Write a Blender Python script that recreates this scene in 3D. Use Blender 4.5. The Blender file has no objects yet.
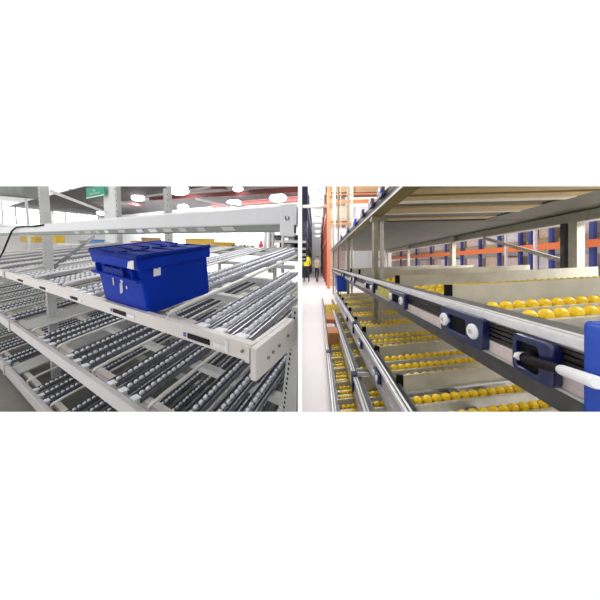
import bpy, math, random
from mathutils import Vector, Matrix
random.seed(7)
SC = bpy.context.scene
COL = SC.collection
PI = math.pi
FPX = 225.0                 # focal length in pixels of a 600 px frame
HX, HY = 300.0, 264.0       # where the optical axis meets the frame (shift lens)

def ray(px, py): return Vector(((px-HX)/FPX, 1.0, -(py-HY)/FPX))

# ------------------------------------------------------------------ frames
class Frame:
    """a room's own axes: X along / Y across / Z up, unit length S metres, origin at eye height"""
    def __init__(s, X, Y, Z, S, O=Vector((0, 0, 0))): s.X, s.Y, s.Z, s.S, s.O = X, Y, Z, S, O; s.R = Matrix((X, Y, Z)).transposed()
    def w(s, p): return s.O+(s.X*p[0]+s.Y*p[1]+s.Z*p[2])*s.S
    def at(s, px, py, ax, val):
        r = ray(px, py); A_ = (s.X, s.Y, s.Z); t = (val*s.S+s.O.dot(A_[ax]))/r.dot(A_[ax]); q = r*t-s.O
        return tuple(q.dot(a)/s.S for a in A_)
A = ray(-112, 237)
Xl = -A.normalized(); C = ray(240, 3054); Zl = -C.normalized(); Zl = (Zl-Xl*Zl.dot(Xl)).normalized(); Yl = Zl.cross(Xl)
L = Frame(Xl, Yl, Zl, 0.75)
Ar = ray(318, 264).normalized(); R = Frame(Ar.cross(Vector((0, 0, 1))), Ar, Vector((0, 0, 1)), 1.0)
b = ray(392, 213); KL = b.dot(Zl)/b.dot(Yl); SL = b.dot(Xl)/b.dot(Yl)
b = ray(2100, 195); KR = b.dot(R.Z)/b.dot(R.X); SR = b.dot(R.Y)/b.dot(R.X)

# ------------------------------------------------------------------ materials
def mat(name, c, rough=.5, metal=0., noise=0., nscale=20., spec=.5, emit=None, es=0., c2=None, bump=0., coat=0.):
    m = bpy.data.materials.new(name); m.use_nodes = True; nt = m.node_tree; bs = nt.nodes['Principled BSDF']
    bs.inputs['Base Color'].default_value = (*c, 1); bs.inputs['Roughness'].default_value = rough
    bs.inputs['Metallic'].default_value = metal; bs.inputs['Specular IOR Level'].default_value = spec; bs.inputs['Coat Weight'].default_value = coat
    if emit: bs.inputs['Emission Color'].default_value = (*emit, 1); bs.inputs['Emission Strength'].default_value = es
    if noise or c2:
        tc = nt.nodes.new('ShaderNodeTexCoord'); n = nt.nodes.new('ShaderNodeTexNoise'); n.inputs['Scale'].default_value = nscale
        n.inputs['Detail'].default_value = 4
        nt.links.new(tc.outputs['Object'], n.inputs['Vector'])
        r = nt.nodes.new('ShaderNodeValToRGB'); r.color_ramp.elements[0].position = .35; r.color_ramp.elements[1].position = .65
        d = c2 or tuple(max(0, v*(1-noise)) for v in c)
        r.color_ramp.elements[0].color = (*d, 1); r.color_ramp.elements[1].color = (*c, 1)
        nt.links.new(n.outputs['Fac'], r.inputs['Fac']); nt.links.new(r.outputs['Color'], bs.inputs['Base Color'])
        if bump:
            bp = nt.nodes.new('ShaderNodeBump'); bp.inputs['Strength'].default_value = bump; bp.inputs['Distance'].default_value = .01
            nt.links.new(n.outputs['Fac'], bp.inputs['Height']); nt.links.new(bp.outputs['Normal'], bs.inputs['Normal'])
    return m
M = dict(
 partition=mat('partition_paint', (.93, .93, .93), .9, noise=.01),
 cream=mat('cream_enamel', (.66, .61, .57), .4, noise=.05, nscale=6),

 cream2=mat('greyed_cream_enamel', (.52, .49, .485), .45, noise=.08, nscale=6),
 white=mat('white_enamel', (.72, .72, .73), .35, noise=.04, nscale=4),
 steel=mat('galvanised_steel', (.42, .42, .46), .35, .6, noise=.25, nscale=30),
 dsteel=mat('dark_shaded_steel', (.17, .18, .21), .42, .4, noise=.3, nscale=25),  # dark brace steel; also holds the lower tracks' shade in its colour
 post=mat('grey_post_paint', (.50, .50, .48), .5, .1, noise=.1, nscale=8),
 wheel=mat('white_wheel_nylon', (.80, .81, .84), .35, noise=.04),
 tube=mat('cream_tube', (.68, .66, .63), .35, .1, noise=.05),
 black=mat('black_plastic', (.008, .008, .010), .6, spec=.12, noise=.2),
 dark=mat('dark_hole', (.03, .03, .03), .8, noise=.2),
 blue=mat('tote_blue', (.004, .032, .36), .5, noise=.12, nscale=5, spec=.06),
 bluedk=mat('tote_lid_blue', (.003, .022, .24), spec=.06, noise=.15, nscale=6),
 paper=mat('paper_label', (.78, .77, .76), .7, noise=.08, nscale=40),
 scuff=mat('scuffed_patch', (.62, .64, .72), .7, noise=.3, nscale=30),
 ink=mat('label_ink', (.05, .06, .15), .6, noise=.1),
 green=mat('sign_green', (.02, .38, .22), .5, noise=.05),
 signw=mat('sign_white', (.65, .80, .74), .5, noise=.05),
 floorl=mat('floor_concrete', (.22, .205, .18), .6, noise=.2, nscale=3),
 floorr=mat('floor_pale_epoxy', (.86, .80, .80), .35, noise=.04, nscale=2),
 wallw=mat('wall_white_paint', (.86, .86, .86), .7, noise=.03, nscale=2),
 ceil=mat('ceiling_dark_deck', (.085, .075, .08), .7, noise=.4, nscale=1.2),
 red=mat('red_oxide_steel', (.24, .06, .055), .6, noise=.25, nscale=5),
 duct=mat('duct_sheet', (.26, .28, .25), .5, .2, noise=.2, nscale=2),
 lamp=mat('lamp_glow', (1, 1, 1), .5, emit=(1, .98, 1), es=7, noise=.01),
 lampl=mat('strip_lamp_glow', (1, 1, 1), .5, emit=(1, .99, 1), es=3.2, noise=.01),
 yel=mat('yellow_bin', (.75, .47, .04), .5, noise=.15),
 sky=mat('pale_blue_crate', (.09, .27, .62), .5, noise=.15),
 card=mat('cardboard', (.48, .27, .13), .8, noise=.15),
 orangebox=mat('orange_cardboard', (.55, .24, .10), .8, noise=.15),
 plant=mat('green_foliage', (.16, .24, .10), .7, noise=.5, nscale=14),
 redp=mat('extinguisher_red', (.65, .03, .05), .35, noise=.05),
 alu=mat('brushed_aluminium', (.62, .62, .64), .32, .75, noise=.12, nscale=60),
 edge=mat('pale_highlit_edge', (.80, .80, .82), .3, .35, noise=.08, nscale=60),  # pale colour carries the white highlights of the lit rail edge
 alut=mat('grooved_aluminium', (.20, .205, .205), .38, .6, noise=.2, nscale=60),
 railg=mat('painted_rail_grey', (.50, .48, .50), .4, .3, noise=.1, nscale=20),
 flange=mat('dark_flange_steel', (.10, .10, .10), .35, .6, noise=.3, nscale=18),
 ridge=mat('black_ridge_strip', (.035, .03, .032), .35, .2, noise=.2),
 strip=mat('rosy_label_strip', (.62, .54, .52), .5, noise=.1, nscale=50),
 ystrip=mat('yellow_label_strip', (.52, .50, .10), .5, noise=.2, nscale=50),
 navy=mat('navy_plastic', (.006, .012, .08), .3, coat=.4, noise=.1),
 pblue=mat('bright_blue_paint', (.01, .065, .45), .4, noise=.1, nscale=6),
 yroll=mat('yellow_wheel_plastic', (.95, .64, .01), .38, noise=.08),
 ytrack=mat('yellow_track_strip', (.80, .55, .02), .45, noise=.2, nscale=40),
 div=mat('zinc_divider', (.60, .57, .46), .42, .2, noise=.12, nscale=8),
 gsteel=mat('zinc_track', (.60, .58, .50), .38, .3, noise=.2, nscale=20),
 olive=mat('zinc_post', (.27, .25, .18), .45, .3, noise=.15, nscale=10),
 underg=mat('zinc_underside', (.15, .15, .115), .5, .1, noise=.2, nscale=6),
 pcream=mat('underside_cream', (.88, .84, .68), .5, noise=.06),
 pgrey=mat('underside_grey', (.13, .13, .135), .45, .2, noise=.12),
 ptan=mat('underside_tan', (.60, .45, .22), .5, noise=.12),
 oliveb=mat('ochre_beam_underside', (.22, .17, .05), .5, .1, noise=.15),
 orange=mat('orange_beam_paint', (.70, .17, .05), .45, noise=.08),
 bluep=mat('blue_upright_paint', (.03, .05, .22), .5, noise=.1),
 pink=mat('wrapped_goods_rose', (.60, .47, .44), .5, noise=.25, nscale=9),
 pale=mat('wrapped_goods_pale', (.62, .58, .62), .4, noise=.2, nscale=9),
 tanp=mat('wrapped_goods_tan', (.52, .40, .30), .6, noise=.25, nscale=9),
 pallet=mat('pallet_wood', (.45, .32, .2), .8, noise=.3),
 navyp=mat('navy_cladding', (.02, .025, .075), .6, noise=.4, nscale=2),
 hiviz=mat('hi_vis_yellow', (.85, .78, .06), .6, noise=.1),
 cloth=mat('dark_work_cloth', (.03, .03, .04), .8, noise=.2),
 skin=mat('skin', (.55, .33, .24), .5, noise=.05),
 hair=mat('dark_hair', (.03, .02, .015), .6, noise=.2),
 shirt=mat('tan_shirt', (.50, .42, .33), .7, noise=.1),
)

# ------------------------------------------------------------------ mesh building
class MB:
    def __init__(s): s.v = []; s.f = []; s.m = []; s.mi = 0; s.sm = []; s.smooth = False
    def face(s, *i): s.f.append(i); s.m.append(s.mi); s.sm.append(s.smooth)
    def hexa(s, p):        # 8 points: bottom loop 0-3, top loop 4-7
        n = len(s.v); s.v += [tuple(q) for q in p]
        for q in ((3, 2, 1, 0), (4, 5, 6, 7), (0, 1, 5, 4), (1, 2, 6, 5), (2, 3, 7, 6), (3, 0, 4, 7)): s.face(*[n+k for k in q])
        return s
    def box(s, x0, x1, y0, y1, z0, z1):
        return s.hexa([(x0, y0, z0), (x1, y0, z0), (x1, y1, z0), (x0, y1, z0), (x0, y0, z1), (x1, y0, z1), (x1, y1, z1), (x0, y1, z1)])
    def bar(s, a, b, u, v):  # box along a->b ; u,v half extents as vectors
        a, b, u, v = Vector(a), Vector(b), Vector(u), Vector(v)
        return s.hexa([a-u-v, a+u-v, b+u-v, b-u-v, a-u+v, a+u+v, b+u+v, b-u+v])
    def sweep(s, prof, a, b, U, V, closed=True):   # profile [(u,v)] swept from a to b
        a, b, U, V = Vector(a), Vector(b), Vector(U), Vector(V); n = len(s.v); k = len(prof)
        s.v += [tuple(a+U*p+V*q) for p, q in prof] + [tuple(b+U*p+V*q) for p, q in prof]
        for i in range(k if closed else k-1): j = (i+1) % k; s.face(n+i, n+j, n+k+j, n+k+i)
        if closed: s.face(*[n+i for i in reversed(range(k))]); s.face(*[n+k+i for i in range(k)])
        return s
    def tube(s, pts, r, n=8, cap=True):
        P = [Vector(p) for p in pts]; rr = r if isinstance(r, (list, tuple)) else [r]*len(P); base = len(s.v); old = s.smooth; s.smooth = True
        for i, p in enumerate(P):
            d = (P[min(i+1, len(P)-1)]-P[max(i-1, 0)]).normalized()
            a = d.cross(Vector((0, 0, 1)));  a = d.cross(Vector((1, 0, 0))) if a.length < .1 else a
            a.normalize(); c = d.cross(a)
            for k in range(n): t = 2*PI*k/n; s.v.append(tuple(p+(a*math.cos(t)+c*math.sin(t))*rr[i]))
        for i in range(len(P)-1):
            for k in range(n): j = (k+1) % n; s.face(base+i*n+k, base+i*n+j, base+(i+1)*n+j, base+(i+1)*n+k)
        s.smooth = old
        if cap: s.face(*[base+k for k in reversed(range(n))]); s.face(*[base+(len(P)-1)*n+k for k in range(n)])
        return s
    def wheel(s, c, ax, r, w, n=12):   # rounded wheel: tube with a crowned profile along its axle
        c, ax = Vector(c), Vector(ax).normalized()
        return s.tube([c-ax*w*.5, c-ax*w*.42, c-ax*w*.2, c+ax*w*.2, c+ax*w*.42, c+ax*w*.5], [r*.55, r*.82, r, r, r*.82, r*.55], n)
    def ball(s, c, r, sx=1, sy=1, sz=1, n=10, m=6):
        c = Vector(c); base = len(s.v); old = s.smooth; s.smooth = True
        for i in range(m+1):
            ph = PI*i/m
            for k in range(n): t = 2*PI*k/n; s.v.append((c.x+r*sx*math.sin(ph)*math.cos(t), c.y+r*sy*math.sin(ph)*math.sin(t), c.z+r*sz*math.cos(ph)))
        for i in range(m):
            for k in range(n): j = (k+1) % n; s.face(base+i*n+k, base+(i+1)*n+k, base+(i+1)*n+j, base+i*n+j)
        s.smooth = old; return s
    def rrect(s, plane, y0, y1, z0, z1, x0, x1, rad, hole=None, seg=4):
        """rounded rectangle in the (y,z) plane extruded x0->x1; optional rectangular hole (ring)"""
        def loop(a, b, c, d, r):
            o = []
            for cx, cy, t0 in ((b-r, d-r, 0), (a+r, d-r, 90), (a+r, c+r, 180), (b-r, c+r, 270)):
                for i in range(seg+1): t = math.radians(t0+90*i/seg); o.append((cx+r*math.cos(t), cy+r*math.sin(t)))
            return o
        P = lambda u, v, x: (x, u, v) if plane == 'x' else (u, x, v)
        A_ = loop(y0, y1, z0, z1, rad); k = len(A_); n = len(s.v)
        s.v += [P(u, v, x0) for u, v in A_]+[P(u, v, x1) for u, v in A_]
        for i in range(k): j = (i+1) % k; s.face(n+i, n+j, n+k+j, n+k+i)
        if hole is None: s.face(*[n+i for i in range(k)]); s.face(*[n+k+i for i in reversed(range(k))])
        else:
            B_ = loop(*hole, rad*.5); m = len(s.v); s.v += [P(u, v, x0) for u, v in B_]+[P(u, v, x1) for u, v in B_]
            for i in range(k):
                j = (i+1) % k
                s.face(m+j, m+i, m+k+i, m+k+j); s.face(n+i, m+i, m+j, n+j); s.face(n+k+i, n+k+j, m+k+j, m+k+i)
        return s
    def build(s, fr, name, mats, parent=None, origin=None, bevel=0, seg=2):
        mats = mats if isinstance(mats, (list, tuple)) else [mats]
        if origin is None:
            if parent is not None: origin = parent['_o'][:]
            else:
                xs, ys, zs = zip(*s.v); origin = ((min(xs)+max(xs))/2, (min(ys)+max(ys))/2, min(zs))
        o3 = Vector(origin); me = bpy.data.meshes.new(name)
        me.from_pydata([(Vector(v)-o3)*fr.S for v in s.v], [], s.f)
        for m_ in mats: me.materials.append(M[m_])
        for p, i, sm in zip(me.polygons, s.m, s.sm): p.material_index = i; p.use_smooth = sm
        me.update(); ob = bpy.data.objects.new(name, me); COL.objects.link(ob)
        if bevel:
            bv = ob.modifiers.new('bevel', 'BEVEL'); bv.width = bevel*fr.S; bv.segments = seg; bv.limit_method = 'ANGLE'; bv.angle_limit = .6
        place(ob, fr, origin, parent); return ob
def place(ob, fr, origin, parent=None):
    ob['_o'] = [float(q) for q in origin]
    if parent is None: ob.matrix_world = Matrix.Translation(fr.w(origin)) @ fr.R.to_4x4()
    else: ob.parent = parent; ob.location = (Vector(origin)-Vector(parent['_o'][:]))*fr.S
def empty(fr, name, origin, label, cat, group=None):
    o = bpy.data.objects.new(name, None); COL.objects.link(o); o.empty_display_size = .05
    place(o, fr, origin); tag(o, label, cat, group); return o
def tag(o, label=None, cat=None, group=None, kind=None):
    if label: o['label'] = label
    if cat: o['category'] = cat
    if group: o['group'] = group
    if kind: o['kind'] = kind
    return o
def struct(o): o['kind'] = 'structure'; return o
def clone(ob, fr, at, parent):
    c = ob.copy(); COL.objects.link(c); c.parent = parent; c['_o'] = [float(q) for q in at]
    c.location = (Vector(at)-Vector(parent['_o'][:]))*fr.S; return c

def rollers(fr, shelf, spots, r, w, ax, material, cam, nmax=100, n=12):
    """spots: list of (track object, centre). nearest nmax are objects under their track, the rest one stuff part"""
    spots = sorted(spots, key=lambda s_: cam(s_[1])); proto = None
    for tr, c in spots[:nmax]:
        if proto is None:
            mb = MB().wheel(c, ax, r, w, n); proto = mb.build(fr, 'roller', material, tr, origin=c)
        else: clone(proto, fr, c, tr)
    if len(spots) > nmax:
        mb = MB()
        for tr, c in spots[nmax:]: mb.wheel(c, ax, r, w, 7)
        tag(mb.build(fr, 'roller_rows', material, shelf), kind='stuff')

# ================================================================== white partition with two openings, standing in for the blank margins
W = Frame(Vector((1, 0, 0)), Vector((0, 1, 0)), Vector((0, 0, 1)), 1.0)
D = .33
def zz(py): return -(py-HY)/FPX*D
zt, zb = zz(186.3), zz(411.8); xm = 2.0/FPX*D
def splay(y0, y1, a0, a1, horiz, xr):   # strip of wall whose reveal is chamfered to a knife edge on the room side
    pass
mb = MB()
T = .02; X1 = 1.6
# lintel band, sill band, mullion and outer piers: reveals splay away behind the front edge
mb.hexa([(-X1, D, zt), (X1, D, zt), (X1, D+T, zt+.05), (-X1, D+T, zt+.05), (-X1, D, 1.3), (X1, D, 1.3), (X1, D+T, 1.3), (-X1, D+T, 1.3)])
wf = mb.build(W, 'wall_margin', 'partition'); struct(wf)
mb = MB().hexa([(-X1, D, -1.2), (X1, D, -1.2), (X1, D+T, -1.2), (-X1, D+T, -1.2), (-X1, D, zb), (X1, D, zb), (X1, D+T, zb-.05), (-X1, D+T, zb-.05)])
struct(mb.build(W, 'wall_margin', 'partition'))
mb = MB().hexa([(-xm, D, zb), (xm, D, zb), (.0015, D+.012, zb-.02), (-.0015, D+.012, zb-.02), (-xm, D, zt), (xm, D, zt), (.0015, D+.012, zt+.02), (-.0015, D+.012, zt+.02)])
struct(mb.build(W, 'trim_1', 'partition'))
for sx in (-1, 1):
    a, c_ = (-X1, -.62) if sx < 0 else (.62, X1)
    struct(MB().box(a, c_, D, D+T, zb, zt).build(W, 'trim_%d' % (3 if sx > 0 else 2), 'partition'))
# party wall between the two aisles, edge-on to the eye
struct(MB().box(-.0015, .0015, D+.012, 42, -3.5, 7.2).build(W, 'wall_middle', 'wallw'))

# ================================================================== LEFT AISLE
SHELF_Y = 1.0
def lz(zs, y): return zs+KL*(y-1)
def lx(x, y): return x+SL*(y-1)
def camx(x, y, z): return x*Xl.x+y*Yl.x+z*Zl.x
def yclip(x, zs, ymax):
    y = 1.0
    while y < ymax and camx(lx(x, y+.05), y+.05, lz(zs, y+.05)) < -.09: y += .05
    return y
LD = Vector((SL, 1, KL)).normalized(); LU = Vector((1, -SL, 0)).normalized()*1.0; LV = LU.cross(LD)
def camdist(p): w_ = L.w(p); return w_.length
def flow_shelf_left(label, x0, x1, ztop, zbot, zs, tubes, offs, ybk, plate=None, lastx=None, beams=(1.14, 1.75, 2.45, 3.3, 4.3), individual=100, pitch=.062, endblocks=True, face='cream'):
    sh = empty(L, 'flow_shelf', ((x0+x1)/2, 1.0, zbot), label, 'flow rack shelf')
    mb = MB()
    # front beam: boxed channel with folded lip
    mb.sweep([(0, zbot), (.075, zbot), (.075, ztop-.03), (.055, ztop-.03), (.055, ztop), (.0, ztop)], (x0, 1, 0), (x1, 1, 0), (0, 1, 0), (0, 0, 1))
    mb.build(L, 'front_beam', face, sh, bevel=.006)
    for y in beams:
        a, b_ = x0, x1
        while camx(b_, y, lz(zs, y)) > -.12 and b_ > a+.2: b_ -= .05
        if b_ > a+.3: MB().box(a, b_, y, y+(.07 if y < 1.3 else .1), lz(zs, y)-.1, lz(zs, y)-.035).build(L, 'cross_beam', 'post' if y > 1.3 else 'cream', sh)
    if plate:
        a, b_ = plate
        MB().hexa([(a, 1.08, lz(zs, 1.08)-.03), (b_, 1.08, lz(zs, 1.08)-.03), (lx(b_, ybk), ybk, lz(zs, ybk)-.03), (lx(a, ybk), ybk, lz(zs, ybk)-.03),
                   (a, 1.08, lz(zs, 1.08)), (b_, 1.08, lz(zs, 1.08)), (lx(b_, ybk), ybk, lz(zs, ybk)), (lx(a, ybk), ybk, lz(zs, ybk))]).build(L, 'cover_plate', 'post', sh)
    spots = []; wax = LU
    for t in tubes:
        ye = yclip(t, zs, ybk)
        if ye > 1.6 and x0 < t < x1:
            zt_ = zs+.06
            pts = [(t-.02, 1.075, zt_-.14), (t-.02, 1.075, zt_-.05), (t-.018, 1.085, zt_-.02), (t-.012, 1.11, zt_+.005), (t-.005, 1.15, zt_+.016), (t+.01+SL*.2, 1.22, zt_+KL*.22)]
            pts += [(lx(t, y)+.02, y, lz(zs, y)+.06) for y in (1.4, (1.4+ye)/2, ye)]
            MB().tube(pts, .022, 8).build(L, 'guide_tube', 'tube', sh)
        for o in offs:
            x = t+o
            if x < x0+.06 or x > x1-.04: continue
            ye = yclip(x, zs, ybk); ys = 1.1
            if ye < 1.5: continue
            a = Vector((lx(x, ys), ys, lz(zs, ys))); e = Vector((lx(x, ye), ye, lz(zs, ye)))
            mb = MB()
            hw = .078; prof = [(-hw, -.035), (hw, -.035), (hw, .010), (hw-.012, .010), (hw-.012, -.02), (.034, -.02), (.034, .004), (.026, .004), (.026, -.028), (-.026, -.028), (-.026, .004), (-.034, .004), (-.034, -.02), (-hw+.012, -.02), (-hw+.012, .010), (-hw, .010)]
            mb.sweep(prof, a, e, LU, LV)
            tr = mb.build(L, 'roller_track', 'steel' if zs > -1 else 'dsteel', sh)  # shade on the lower shelves is put into a darker steel
            if endblocks: MB().box(x-.05, x+.05, 1.06, 1.13, zs-.03, zs+.035).build(L, 'end_stop', 'wheel', tr, bevel=.008)
            y = ys+.07; k = 0
            while y < ye-.03:
                q = Vector((lx(x, y), y, lz(zs, y)))+LU*(.0 if k % 2 else -.006)+LV*(.002)
                spots.append((tr, q)); y += pitch*1.0; k += 1
    rollers(L, sh, spots, .026, .036, wax, 'wheel', camdist, individual, 10)
    # rear beam
    b_ = x1
    while camx(lx(b_, ybk), ybk, 0) > -.15: b_ -= .1
    if b_ > x0+.3: MB().box(lx(x0, ybk), lx(b_, ybk), ybk, ybk+.08, lz(zs, ybk)-.12, lz(zs, ybk)+.01).build(L, 'rear_beam', 'post', sh)
    return sh
def tubes(a, p, n): return [a-p*i for i in range(n)]
s1 = flow_shelf_left('top flow shelf with cream front beam carrying the blue tote, end plate at right', -6.75, -.86, -.592, -.705, -.635,
    tubes(-1.80, 1.17, 5), (.38, .57, .77), 4.9, plate=(-6.7, -6.15))
s2 = flow_shelf_left('middle flow shelf directly below the shelf with the blue tote', -6.70, -.45, -1.54, -1.685, -1.575,
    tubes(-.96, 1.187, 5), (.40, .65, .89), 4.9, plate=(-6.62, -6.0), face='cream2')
s3 = flow_shelf_left('lowest flow shelf at bottom left, just above the concrete floor', -7.45, -.4, -2.60, -2.80, -2.64,
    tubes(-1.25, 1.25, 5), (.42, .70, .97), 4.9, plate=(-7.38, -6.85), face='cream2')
s4 = flow_shelf_left('top flow shelf of the next bay, running off the left edge', -13.6, -6.82, -.592, -.705, -.635,
    tubes(-7.7, 1.17, 5), (.38, .57, .77), 4.9, individual=60)
s5 = flow_shelf_left('middle flow shelf of the next bay, at the left edge', -13.5, -6.78, -1.54, -1.70, -1.575,
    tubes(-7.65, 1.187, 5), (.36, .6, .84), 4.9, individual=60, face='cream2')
s6 = flow_shelf_left('lowest flow shelf of the next bay, in the far left corner', -13.8, -7.52, -2.60, -2.80, -2.64,
    tubes(-8.3, 1.25, 4), (.36, .6, .84), 4.9, individual=60, face='cream2')
# junction caps of the beams
for s_, x, z0, z1 in ((s4, -6.80, -.71, -.58), (s5, -6.75, -1.71, -1.53), (s6, -7.49, -2.81, -2.59)):
    MB().box(x-.06, x+.03, .985, 1.08, z0, z1).build(L, 'beam_connector', 'post', s_, bevel=.005)
# end plate of the top flow shelf with bolts
mb = MB().hexa([(-.86, .985, -.80), (-.815, .985, -.80), (-.815, 1.43, -.755), (-.86, 1.43, -.755), (-.86, .985, -.602), (-.815, .985, -.602), (-.815, 1.43, -.545), (-.86, 1.43, -.545)])
mb.hexa([(-.90, 1.0, -.612), (-.86, .99, -.612), (-.86, 1.43, -.555), (-.90, 1.43, -.555), (-.90, 1.0, -.602), (-.86, .99, -.602), (-.86, 1.43, -.545), (-.90, 1.43, -.545)])
ep = mb.build(L, 'end_plate', 'cream', s1, bevel=.008)
for y, z in ((1.10, -.70), (1.15, -.685), (1.22, -.67), (1.33, -.64)):
    MB().tube([(-.816, y, z), (-.806, y, z)], .011, 8).build(L, 'bolt', 'olive', ep)
MB().tube([(-.93, .985, -.645), (-.93, .995, -.645)], .010, 8).build(L, 'screw', 'olive', s1)
MB().box(-.90, -.865, .982, 1.0, -.70, -.60).build(L, 'corner_lip', 'cream', s1)
# pick displays on the top shelf's front beam
def disp(px0, px1, py, big):
    xa = L.at(px0, py, 1, 1.0)[0]; xb = L.at(px1, py, 1, 1.0)[0]
    zc = L.at((px0+px1)/2, py, 1, 1.0)[2]; h = .019 if big else .017
    d = MB().box(xa, xb, .993, 1.0, zc-h, zc+h).build(L, 'pick_display', 'black', s1, bevel=.004)
    w = xb-xa
    MB().box(xb+w*.15, xb+w*.62, .994, 1.0, zc-h*.9, zc+h*.8).build(L, 'display_button', 'paper', d, bevel=.005)
    for k in (0, 1): MB().box(xa-w*.2, xa-w*.1, .994, 1.0, zc+h*(.1 if k else -.7), zc+h*(.7 if k else -.2)).build(L, 'blue_mark', 'pblue', d)
for a in ((18.5, 23, 280.5, 0), (40.5, 45.5, 288.2, 0), (71.5, 77.5, 298.2, 0), (113.5, 126, 312.3, 1), (188, 210, 339, 1)): disp(*a)
xa = L.at(227, 347, 1, 1.0)[0]
MB().box(xa-.012, xa+.012, .993, 1.0, -.685, -.61).build(L, 'paper_tag', 'paper', s1)

# white overhead fascia beam with lamp channel
fb = empty(L, 'light_beam', (-4, 1, .075), 'long white overhead beam with dark lamp channel and end box, above the tote', 'light beam')
FE = L.at(282, 219, 1, 1.0)[0]
mb = MB().sweep([(.0, .118), (.012, .112), (.18, .112), (.18, .228), (.05, .228), (.0, .205)], (-9.5, 1, 0), (FE, 1, 0), (0, 1, 0), (0, 0, 1))
mb.build(L, 'fascia', 'white', fb, bevel=.006)
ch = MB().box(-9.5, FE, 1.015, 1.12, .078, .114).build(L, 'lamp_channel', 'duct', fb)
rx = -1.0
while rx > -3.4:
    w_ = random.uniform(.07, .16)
    MB().hexa([(rx-w_, 1.010, .082), (rx, 1.010, .082), (rx, 1.02, .082), (rx-w_, 1.02, .082), (rx-w_-.03, 1.010, .108), (rx-.03, 1.010, .108), (rx-.03, 1.02, .108), (rx-w_-.03, 1.02, .108)]).build(L, 'reflection_patch', 'post' if random.random() < .6 else 'white', ch)  # pale patches imitate reflections along the dark channel
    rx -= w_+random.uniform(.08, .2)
b0 = L.at(279, 219, 1, .97)[0]; b1 = L.at(297.0, 219, 1, .97)[0]
zt0 = L.at(288, 203, 1, .97)[2]; zt1 = L.at(288, 236, 1, .97)[2]
bx_ = MB().hexa([(b0, .97, zt1), (b1, .97, zt1), (b1-.06, 1.06, zt1), (b0, 1.06, zt1), (b0, .97, zt0), (b1, .97, zt0), (b1-.06, 1.06, zt0), (b0, 1.06, zt0)]).build(L, 'end_box', 'white', fb, bevel=.012)
c0 = L.at(287.5, 218, 1, .968)
MB().tube([(c0[0]-.012, .968, c0[2]+.010), (c0[0]-.012, .968, c0[2]-.004), (c0[0]-.007, .968, c0[2]-.009), (c0[0]-.001, .968, c0[2]-.007)], .0025, 6).build(L, 'logo_mark', 'ink', bx_)
MB().tube([(c0[0]+.006, .968, c0[2]+.006), (c0[0]+.009, .968, c0[2]-.003), (c0[0]+.006, .968, c0[2]-.011)], .003, 6).build(L, 'logo_mark', 'ink', bx_)
c0 = L.at(295, 229, 1, .968); MB().box(c0[0]-.004, c0[0]+.004, .965, .97, c0[2]-.02, c0[2]+.02).build(L, 'latch_slot', 'dark', bx_)
# black cable hanging off the beam at left
def P(px, py, Y): return L.at(px, py, 1, Y)
cab = MB().tube([P(-3, 262, .96), P(3, 252, .96), P(8, 240, .96), P(12, 231, .97), P(16, 227.5, .985), P(24, 226.5, .99), P(34, 226.5, .99), P(44, 225, 1.0)], .012, 6)
tag(cab.build(L, 'power_cable', 'black'), 'thin black cable drooping off the white overhead beam at left edge', 'cable')

# uprights --------------------------------------------------------
def holes_post(fr, mb, x0, x1, y0, y1, z0, z1, pitch, hr, cols=1, side='front'):
    mb.mi = 0; mb.box(x0, x1, y0, y1, z0, z1); mb.mi = 1
    z = z0+pitch*.5
    while z < z1-hr:
        for c in range(cols):
            xc = x0+(x1-x0)*(c+.5)/cols
            n = 8; b = len(mb.v)
            mb.v += [(xc+hr*math.cos(2*PI*k/n), y0-.0012, z+hr*1.25*math.sin(2*PI*k/n)) for k in range(n)]; mb.face(*[b+k for k in range(n)])
        z += pitch
up = empty(L, 'rack_upright', (-6.1, 1.4, -3.0), 'grey perforated upright with diagonal brace, leftmost, piercing the flow shelves', 'rack upright')
px_, y_ = L.at(44, 262, 1, 1.42)[0], 1.42
mb = MB(); holes_post(L, mb, px_-.055, px_+.045, y_, y_+.12, -3.02, 1.4, .07, .011, 2); mb.build(L, 'front_post', ['post', 'dark'], up)
mb = MB(); mb.box(lx(px_, 4)-.08, lx(px_, 4)+.07, 4.0, 4.14, -3.02, 1.6); mb.build(L, 'rear_post', 'post', up)
def brace(pa, pb, w=.03): return MB().bar(pa, pb, (w*.35, 0, 0), (0, 0, w))
brace((px_+.02, 1.55, L.at(50, 266, 1, 1.55)[2]), P(95, 236, 3.0), .045).build(L, 'brace', 'dsteel', up)
brace((px_+.02, 1.56, .95), P(110, 214, 3.2)).build(L, 'brace', 'white', up)
def simple_post(px, w, Y, label, mtl='post', hol=True, zt_=2.6):
    p = L.at(px, 240, 1, Y); mb = MB()
    holes_post(L, mb, p[0]-w/2, p[0]+w/2, Y, Y+w, -3.02, zt_, .16, .02, 1) if hol else mb.box(p[0]-w/2, p[0]+w/2, Y, Y+w, -3.02, zt_)
    o = mb.build(L, 'rack_upright', [mtl, 'dark'] if hol else mtl); tag(o, label, 'rack upright'); return o
simple_post(118, .10, 3.3, 'grey perforated upright behind the left half of the blue tote')
simple_post(168.5, .10, 3.9, 'slim grey upright rising behind the middle of the blue tote')
simple_post(28, .09, 3.7, 'thin pale upright standing beyond the leftmost grey upright', 'white', False)
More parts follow.
